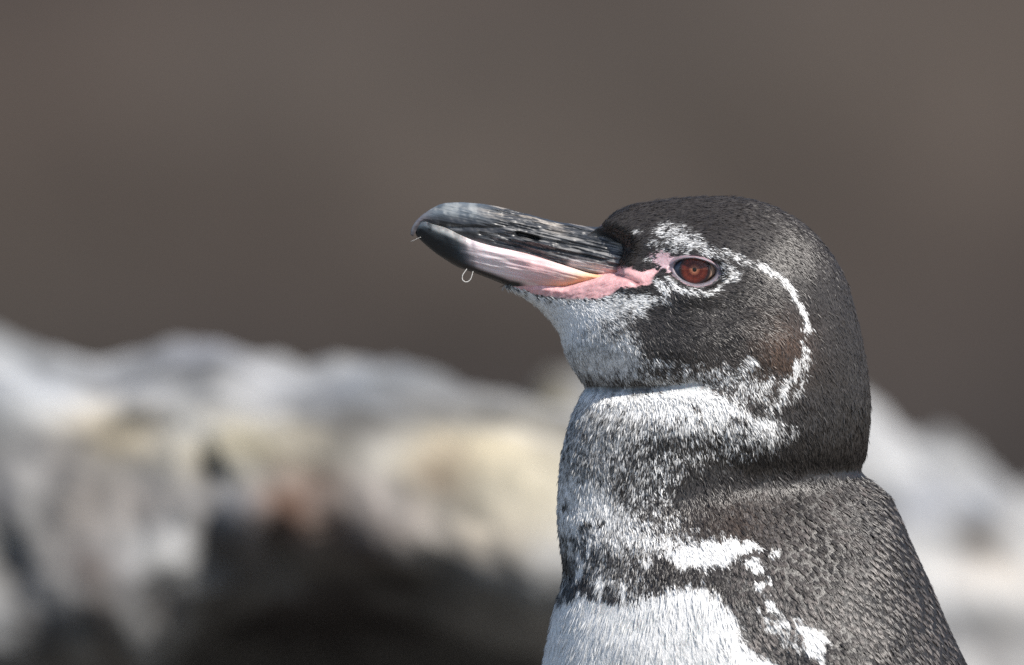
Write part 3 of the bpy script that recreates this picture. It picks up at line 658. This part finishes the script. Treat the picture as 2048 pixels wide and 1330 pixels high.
# ------------------------------------------------------------------ flippers, tail, feet (below the frame, but part of the bird)
def flipper(sgn):
    st = [(1760, 1290, 1640, 1300, 20), (1800, 1345, 1610, 1350, 46), (1850, 1500, 1600, 1520, 50), (1900, 1800, 1640, 1820, 42), (1930, 2150, 1700, 2150, 34), (1930, 2450, 1770, 2450, 24), (1900, 2640, 1840, 2640, 8)]
    K = curve(np.asarray(st, float), [6, 14, 20, 20, 18, 12]); a = np.linspace(0, 2 * np.pi, 48, endpoint=False)
    X = (K[:, 0:1] + K[:, 2:3]) / 2 + (K[:, 0:1] - K[:, 2:3]) / 2 * np.cos(a); Y = (K[:, 1:2] + K[:, 3:4]) / 2 + (K[:, 1:2] - K[:, 3:4]) / 2 * np.cos(a)
    wb = np.interp(K[:, 1], [1290, 1350, 1500, 1900, 2400, 2700], [228, 276, 345, 425, 470, 480])
    YW = (wb[:, None] + K[:, 4:5] * np.sin(a)); q = W3(X.ravel(), Y.ravel(), 0); q[:, 1] = sgn * YW.ravel() * S
    n, m = YW.shape; F = grid_faces(n, m); j = np.arange(m); jn = (j + 1) % m; nv = n * m
    T = np.concatenate([F[:, [0, 1, 2]], F[:, [0, 2, 3]], np.stack([jn, j, np.full(m, nv)], -1), np.stack([(n-1)*m + j, (n-1)*m + jn, np.full(m, nv+1)], -1)])
    V = np.concatenate([q, [q[:m].mean(0), q[-m:].mean(0)]])
    ctr = V.mean(0); T = orient(V, T, lambda c: np.stack([np.full(len(c), ctr[0]), np.sign(c[:, 1]) * np.interp(-(c[:, 2] - ZC) / S + 665, [1290, 1350, 1500, 1900, 2400, 2700], [228, 276, 345, 425, 470, 480]) * S, c[:, 2]], -1))
    return V, T
m_feat = mat('feather', attr=True, rough=.38, spec=.42)
m_wing = mat('flipper_skin', (.03, .027, .026), .5, .4, noise=(300, .4, (1, 1, 1)), bump=(700, .6, .001, (1, 1, 1)))
FL = [flipper(-1), flipper(1)]
for V, T in FL: mesh_obj('flipper', V, T, m_wing, peng)
m_foot = mat('foot_skin', (.05, .042, .042), .6, .4, noise=(120, .4, (1, 1, 1)), bump=(300, .8, .002, (1, 1, 1)))
m_claw = mat('claw', (.02, .018, .017), .35, .5)
def tube(path, rad, na=12):
    path = np.asarray(path, float); rad = np.asarray(rad, float)
    t = np.gradient(path, axis=0); t /= np.linalg.norm(t, axis=1)[:, None]
    up = np.array((0, .02, 1.0)); s = np.cross(t, up); s /= np.linalg.norm(s, axis=1)[:, None] + 1e-9; u = np.cross(s, t)
    a = np.linspace(0, 2 * np.pi, na, endpoint=False)
    V = path[:, None] + rad[:, None, None] * (np.cos(a)[None, :, None] * s[:, None] + np.sin(a)[None, :, None] * u[:, None])
    V = V.reshape(-1, 3); n = len(path); F = grid_faces(n, na); j = np.arange(na); jn = (j + 1) % na; nv = n * na
    T = np.concatenate([F[:, [0, 1, 2]], F[:, [0, 2, 3]], np.stack([jn, j, np.full(na, nv)], -1), np.stack([(n-1)*na + j, (n-1)*na + jn, np.full(na, nv+1)], -1)])
    return np.concatenate([V, [path[0], path[-1]]]), T
def merge(parts):
    Vs, Ts, o = [], [], 0
    for V, T in parts: Vs.append(V); Ts.append(T + o); o += len(V)
    return np.concatenate(Vs), np.concatenate(Ts)
fx = W3(1560, 3895, 0)
for s in (-1, 1):
    b = np.array((fx[0], s * .032, 0.0)); parts = []
    parts.append(tube([b + (.02, 0, .06), b + (.012, 0, .035), b + (0, 0, .016), b + (-.012, 0, .010)], [.017, .014, .012, .009]))
    claws = []
    for dy, L in ((-.45, .050), (0, .060), (.45, .050)):
        d = np.array((-math.cos(dy), math.sin(dy), 0))
        parts.append(tube([b + (0, 0, .012), b + d * L * .5 + (0, 0, .011), b + d * L * .85 + (0, 0, .008), b + d * L + (0, 0, .006)], [.010, .008, .0065, .004]))
        claws.append(tube([b + d * L * .94 + (0, 0, .0075), b + d * (L + .008) + (0, 0, .006), b + d * (L + .015) + (0, 0, .001)], [.004, .003, .0005], 8))
    web = [b + (0, 0, .011)] + [b + np.array((-math.cos(q), math.sin(q), 0)) * (.048 if abs(q) > .3 else .052) * (1 - .14 * (abs(abs(q) - .22) < .12)) + (0, 0, .008) for q in np.linspace(-.45, .45, 9)]
    web = np.asarray(web); wv = np.concatenate([web, web - (0, 0, .004)]); nw = len(web)
    wt_ = [(0, i, i + 1) for i in range(1, nw - 1)] + [(nw, nw + i + 1, nw + i) for i in range(1, nw - 1)]
    parts.append((wv, np.asarray(wt_)))
    V, T = merge(parts); ft = mesh_obj('foot', V, T, m_foot, peng)
    for V, T in claws: mesh_obj('claw', V, T, m_claw, ft)
tb = W3(1960, 3450, 0)
V, T = tube([tb, tb + (.02, 0, -.03), tb + (.035, 0, -.055)], [.022, .014, .004], 16); mesh_obj('tail', V, T, m_wing, peng)

# ------------------------------------------------------------------ plumage: every strand is a small curved blade
def scatter(V, T, n_cand):
    a, b, c = V[T[:, 0]], V[T[:, 1]], V[T[:, 2]]
    cr = np.cross(b - a, c - a); ar = np.linalg.norm(cr, axis=1)
    pyc = pix((a + b + c) / 3)[1]
    wgt = ar * np.where(pyc < 1420, 1.0, .06)
    idx = rng.choice(len(T), n_cand, p=wgt / wgt.sum())
    u = rng.random(n_cand); v = rng.random(n_cand); f = u + v > 1; u[f] = 1 - u[f]; v[f] = 1 - v[f]
    P = a[idx] + (b - a)[idx] * u[:, None] + (c - a)[idx] * v[:, None]
    N = vn[T[idx]].mean(1) if V is V0 else cr[idx]
    return P, N / (np.linalg.norm(N, axis=1)[:, None] + 1e-20)

def vert_normals(V, T):
    cr = np.cross(V[T[:, 1]] - V[T[:, 0]], V[T[:, 2]] - V[T[:, 0]]); n = np.zeros_like(V)
    for k in range(3):
        for ax in range(3): n[:, ax] += np.bincount(T[:, k], cr[:, ax], len(V))
    return n / (np.linalg.norm(n, axis=1)[:, None] + 1e-20)
# smooth normals from the loft without the papillae noise being dominant
vn = vert_normals(V0, BT)

def thin(P, r):
    """one strand per cell of size r (r per point)"""
    lev = np.round(np.log(r) / np.log(1.25)).astype(np.int64); rr = 1.25 ** lev
    key = np.floor(P / rr[:, None]).astype(np.int64)
    h = ((key[:, 0] * 73856093) ^ (key[:, 1] * 19349663) ^ (key[:, 2] * 83492791)) * 64 + (lev % 64)
    _, i = np.unique(h, return_index=True)
    return i

def strands(P, N, dirv, L, wd, lift, cb, cm, cti, bend, roll=.55):
    """arrays -> vertices, triangles, colours"""
    n = len(P)
    dirv = dirv / np.linalg.norm(dirv, axis=1)[:, None]
    s0 = np.cross(dirv, N); s0 /= np.linalg.norm(s0, axis=1)[:, None] + 1e-12
    ra = (rng.standard_normal(n) * np.asarray(roll)).clip(-1.1, 1.1)[:, None]
    sv = s0 * np.cos(ra) + N * np.sin(ra); Nr = N * np.cos(ra) - s0 * np.sin(ra)
    d = dirv * np.cos(lift)[:, None] + N * np.sin(lift)[:, None]
    Lc, Wc = L[:, None], wd[:, None]
    root = P - N * (L * .05)[:, None]
    m = root + d * Lc * .52
    mL = m - sv * Wc * .5 - Nr * Wc * .12; mR = m + sv * Wc * .5 - Nr * Wc * .12; mC = m + Nr * Wc * .16
    t = root + d * Lc * .97 - N * (L * bend)[:, None]
    tw = (rng.random(n) - .5)[:, None] * Wc * .5
    V = np.stack([root, mL, mC, mR, t + sv * tw], 1).reshape(-1, 3)
    base = (np.arange(n) * 5)[:, None, None]
    T = (np.array([(0, 2, 1), (0, 3, 2), (1, 2, 4), (2, 3, 4)])[None] + base).reshape(-1, 3)
    cc = np.stack([cb, cm, cm, cm, cti], 1).reshape(-1, 3)
    return V, T, cc

def rot2(f, a):
    return np.stack([f[:, 0] * np.cos(a) - f[:, 1] * np.sin(a), f[:, 0] * np.sin(a) + f[:, 1] * np.cos(a)], -1)
def tangent(fl, N):
    dv = np.stack([fl[:, 0], np.zeros(len(fl)), -fl[:, 1]], -1)
    dv -= N * (dv * N).sum(1)[:, None]
    short = np.linalg.norm(dv, axis=1); dv[short < .05] += np.array((0, 0, -.2))
    return dv - N * (dv * N).sum(1)[:, None]

def plumage():
    P, N = scatter(V0, BT, 2000000)
    x, y = pix(P)
    jt = rng.random(len(x))
    keep = ((sdpoly(x, y, BARE) > 2 - 6 * jt ** 3) | ((y < 532) & (x > 1200) & (sdpoly(x, y, CORE) > -13))) & (sdpoly(x, y, LORE) > 1 - 9 * jt ** 3) & (sdpoly(x, y, LORE2) > 1 - 5 * jt ** 3)
    keep &= sdpoly(x, y, list(zip(*almond(ang, 1.22)))) > 0
    P, N, x, y = P[keep], N[keep], x[keep], y[keep]
    below = sst(1420, 1600, y)
    back = sst(950, 1010, y) * sst(1430, 1560, x) * (1 - below)
    belly = sst(1150, 1200, y) * (1 - sst(1420, 1540, x))
    neck = sst(775, 800, y) * (1 - back) * (1 - belly)
    face = np.exp(-((x - 1320) / 90) ** 2 - ((y - 530) / 60) ** 2)
    n = len(P)
    # back feathers: little fans of barbs, pale tipped, laid in staggered rows like scales
    ca, sa = math.cos(1.03), math.sin(1.03)
    lat = [(a * 13.0 + 6.5 * (b % 2), b * 12.5) for a in range(-70, 70) for b in range(-70, 70)]
    bp, bn = [], []
    for (u, v_) in lat:
        qx = 1680 + u * sa + v_ * ca + rng.normal() * 2.3; qy = 1150 - u * ca + v_ * sa + rng.normal() * 2.3
        if not (1430 < qx < 1960 and 945 < qy < 1400): continue
        w_ = float(sst(945, 1010, qy) * sst(1430, 1540, qx))
        if rng.random() > w_ * 1.3: continue
        o_ = Vector(cam.location); h = bvh.ray_cast(o_, (Vector(W3(qx, qy, 0)) - o_).normalized())
        if h[0] is None: continue
        nn = h[1] if h[1].y < 0 else -h[1]
        if nn.y > -.12: continue
        bp.append(tuple(h[0])); bn.append(tuple(nn)); bp.append((h[0].x, -h[0].y, h[0].z)); bn.append((nn.x, -nn.y, nn.z))
    nb = len(bp); ib = n + np.arange(nb)
    P = np.concatenate([P, bp]); N = np.concatenate([N, bn]); z_ = np.zeros(nb); x, y = pix(P)
    back = np.r_[back, z_ + 1]; belly = np.r_[belly, z_]; neck = np.r_[neck, z_]; below = np.r_[below, z_]; face = np.r_[face, z_]
    n0 = n; n = len(P)
    crown = sst(560, 430, y) * (1 - below)
    L = 16 + 5 * crown - 4 * face + 4 * neck - 4 * back + 16 * belly; L = L + below * 45
    wd = 2.15 - .25 * face + .5 * neck + .0 * back + .0 * belly; wd = wd + below * 14
    L = L * (0.7 + .6 * rng.random(n)); wd = wd * (.7 + .6 * rng.random(n))
    far = sst(.006, .02, P[:, 1]); wd = wd * (1 + 1.5 * far); r = wd * (1.27 + .15 * back)
    i = thin(P[:n0] / S, r[:n0])
    nf = 10
    isf = np.r_[np.zeros(len(i), bool), np.ones(len(ib) * nf, bool)]
    fan = np.r_[np.zeros(len(i)), np.tile(np.linspace(-1, 1, nf), len(ib))]
    fid = np.r_[rng.random(len(i)), np.repeat(rng.random(len(ib)), nf)]
    idx = np.r_[i, np.repeat(ib, nf)]
    P, N, x, y, L, wd, back, belly, neck, below, face = [q[idx] for q in (P, N, x, y, L, wd, back, belly, neck, below, face)]
    n = len(P)
    L = np.where(isf, (24 - 5 * np.abs(fan) ** 2) * (.85 + .3 * rng.random(n)) * (.75 + .5 * np.modf(fid * 37.3)[0]), L); wd = np.where(isf, 1.95 * (.8 + .4 * rng.random(n)), wd)
    fl = flow(x, y)
    a = .17 * rng.standard_normal(n) + .22 * fbm(P, 330, 2, 77) + .22 * fbm(P, 110, 2, 78)
    a = np.where(isf,   .45 * (np.modf(fid * 91.7)[0] - .5) + .14 * fan + .09 * rng.standard_normal(n), a)
    dv = tangent(rot2(fl, a), N)
    sd_ = np.cross(dv, N); sd_ /= np.linalg.norm(sd_, axis=1)[:, None] + 1e-12
    P = P - sd_ * (np.where(isf, fan * 5.0, 0) * S)[:, None]
    wt, br = whiteness(x, y, P)
    rnd = np.where(isf, .7 * fid + .3 * rng.random(n), rng.random(n)); cl = sst(-.5, .5, fbm(P, 700, 2, 99))
    front = np.clip(sst(1330, 1180, x) * sst(590, 620, y) * (1 - belly), 0, 1)            # soft grey mixing on throat and fore-neck
    soft = .34 + .5 * front
    wf = np.clip((wt - (.68 * rnd + .32 * cl) * .92 - .04) / soft + .5, 0, 1)
    pure = sst(.72, 1, np.abs(wt - .5) * 2)
    mix = wf * (1 - pure) + sst(.25, .75, wt) * pure
    head = (1 - sst(740, 800, y))
    dk = DARK * (.6 + .8 * rng.random((n, 1))) * (1 + .35 * head)[:, None]; dk = lerp(dk, BROWN, br * .6 * rng.random(n))
    greyt = lerp(np.array((.056, .050, .046)), np.array((.12, .07, .045)), np.clip(br, 0, 1))
    wh = WHITE * (.80 + .20 * rng.random((n, 1)) ** .7)
    neck_shade = 1 - .8 * np.exp(-(dline(x, y, [(1730, 890), (1640, 925), (1560, 950), (1450, 940)]) / 64) ** 2)  # black neck plumage, deepened by the head's shadow painted into feather colour
    glint = neck_shade * rng.random(n) ** 1.8 * (1 - .85 * back * ~isf)                                                            # a minority of clearly paler strands
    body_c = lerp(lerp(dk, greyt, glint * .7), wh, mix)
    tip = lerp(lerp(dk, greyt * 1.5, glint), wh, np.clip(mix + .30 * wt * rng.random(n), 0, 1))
    base = lerp(dk * .6, wh * .8, mix * .9)
    dkf = isf & (mix < .5)
    tone = ((.45 + .8 * fid) * (1 + .6 * fbm(P, 90, 2, 123)) * (.7 + .6 * rng.random(n))).clip(.12, 2)[:, None]
    body_c = np.where(dkf[:, None], np.array((.078, .068, .063)) * tone, body_c); tip = np.where(dkf[:, None], np.array((.150, .130, .118)) * tone, tip); base = np.where(dkf[:, None], np.array((.036, .032, .030)) * tone, base)
    lift = .09 + .13 * rng.random(n); lift = np.where(isf, .25 + .05 * rng.random(n), lift * (1 - .45 * back) * (1 - .5 * belly)); lift = np.where(rng.random(n) < .015, lift + .2, lift)
    bend = .05 + .08 * rng.random(n)
    return strands(P, N, dv, L * S, wd * S, lift, base, body_c, tip, bend, np.where(isf, .26, .30 + .22 * neck - .16 * belly))

Vf, Tf, Cf = plumage()
# flipper coverts
Vs, Ts, Cs = [Vf], [Tf], [Cf]; off = len(Vf)
for V, T in FL:
    P, N = scatter(V, T, 60000); x, y = pix(P)
    k = thin(P / S, np.where((y < 1450) & (P[:, 1] < 0), 3.2, 14.0)); P, N, x, y = P[k], N[k], x[k], y[k]; n = len(P)
    a = .35 * rng.standard_normal(n); dv = np.stack([.35 + a, np.zeros(n), -np.ones(n)], -1); dv -= N * (dv * N).sum(1)[:, None]
    L = np.where(y < 1450, 9, 40) * (.7 + .6 * rng.random(n)); wd = np.where(y < 1450, 3, 14) * (.8 + .4 * rng.random(n))
    dk = DARK * (.8 + 1.2 * rng.random((n, 1))); tp = lerp(dk, (.12, .11, .105), rng.random(n))
    v, t, c = strands(P, N, dv, L * S, wd * S, .15 + .1 * rng.random(n), dk, dk, tp, .05 + .05 * rng.random(n))
    Vs.append(v); Ts.append(t + off); Cs.append(c); off += len(v)
fe = mesh_obj('feathers', np.concatenate(Vs), np.concatenate(Ts), m_feat, peng, np.concatenate(Cs), kind='stuff')


# ------------------------------------------------------------------ fibres stuck to the bill
m_fib = mat('fibre', (.75, .74, .70), .5, .4)
def fibre(pts, r, label):
    c = curve(np.asarray(pts, float), [8] * (len(pts) - 1)); q = W3(c[:, 0], c[:, 1], 0); q[:, 1] = c[:, 2] * S
    V, T = tube(q, np.full(len(q), r * S), 8); o = mesh_obj('fibre', V, T, m_fib); tag(o, label, 'fibre')
fibre([(946, 543, -26), (944, 551, -27), (940, 560, -28), (933, 564, -29), (926, 561, -29), (925, 552, -28), (930, 543, -27), (934, 538, -26)], .6, 'fine white curled fibre looped under the lower bill')
fibre([(842, 474, -10), (833, 478, -9), (822, 483, -6)], .3, 'thin straight pale fibre sticking out at the bill tip')
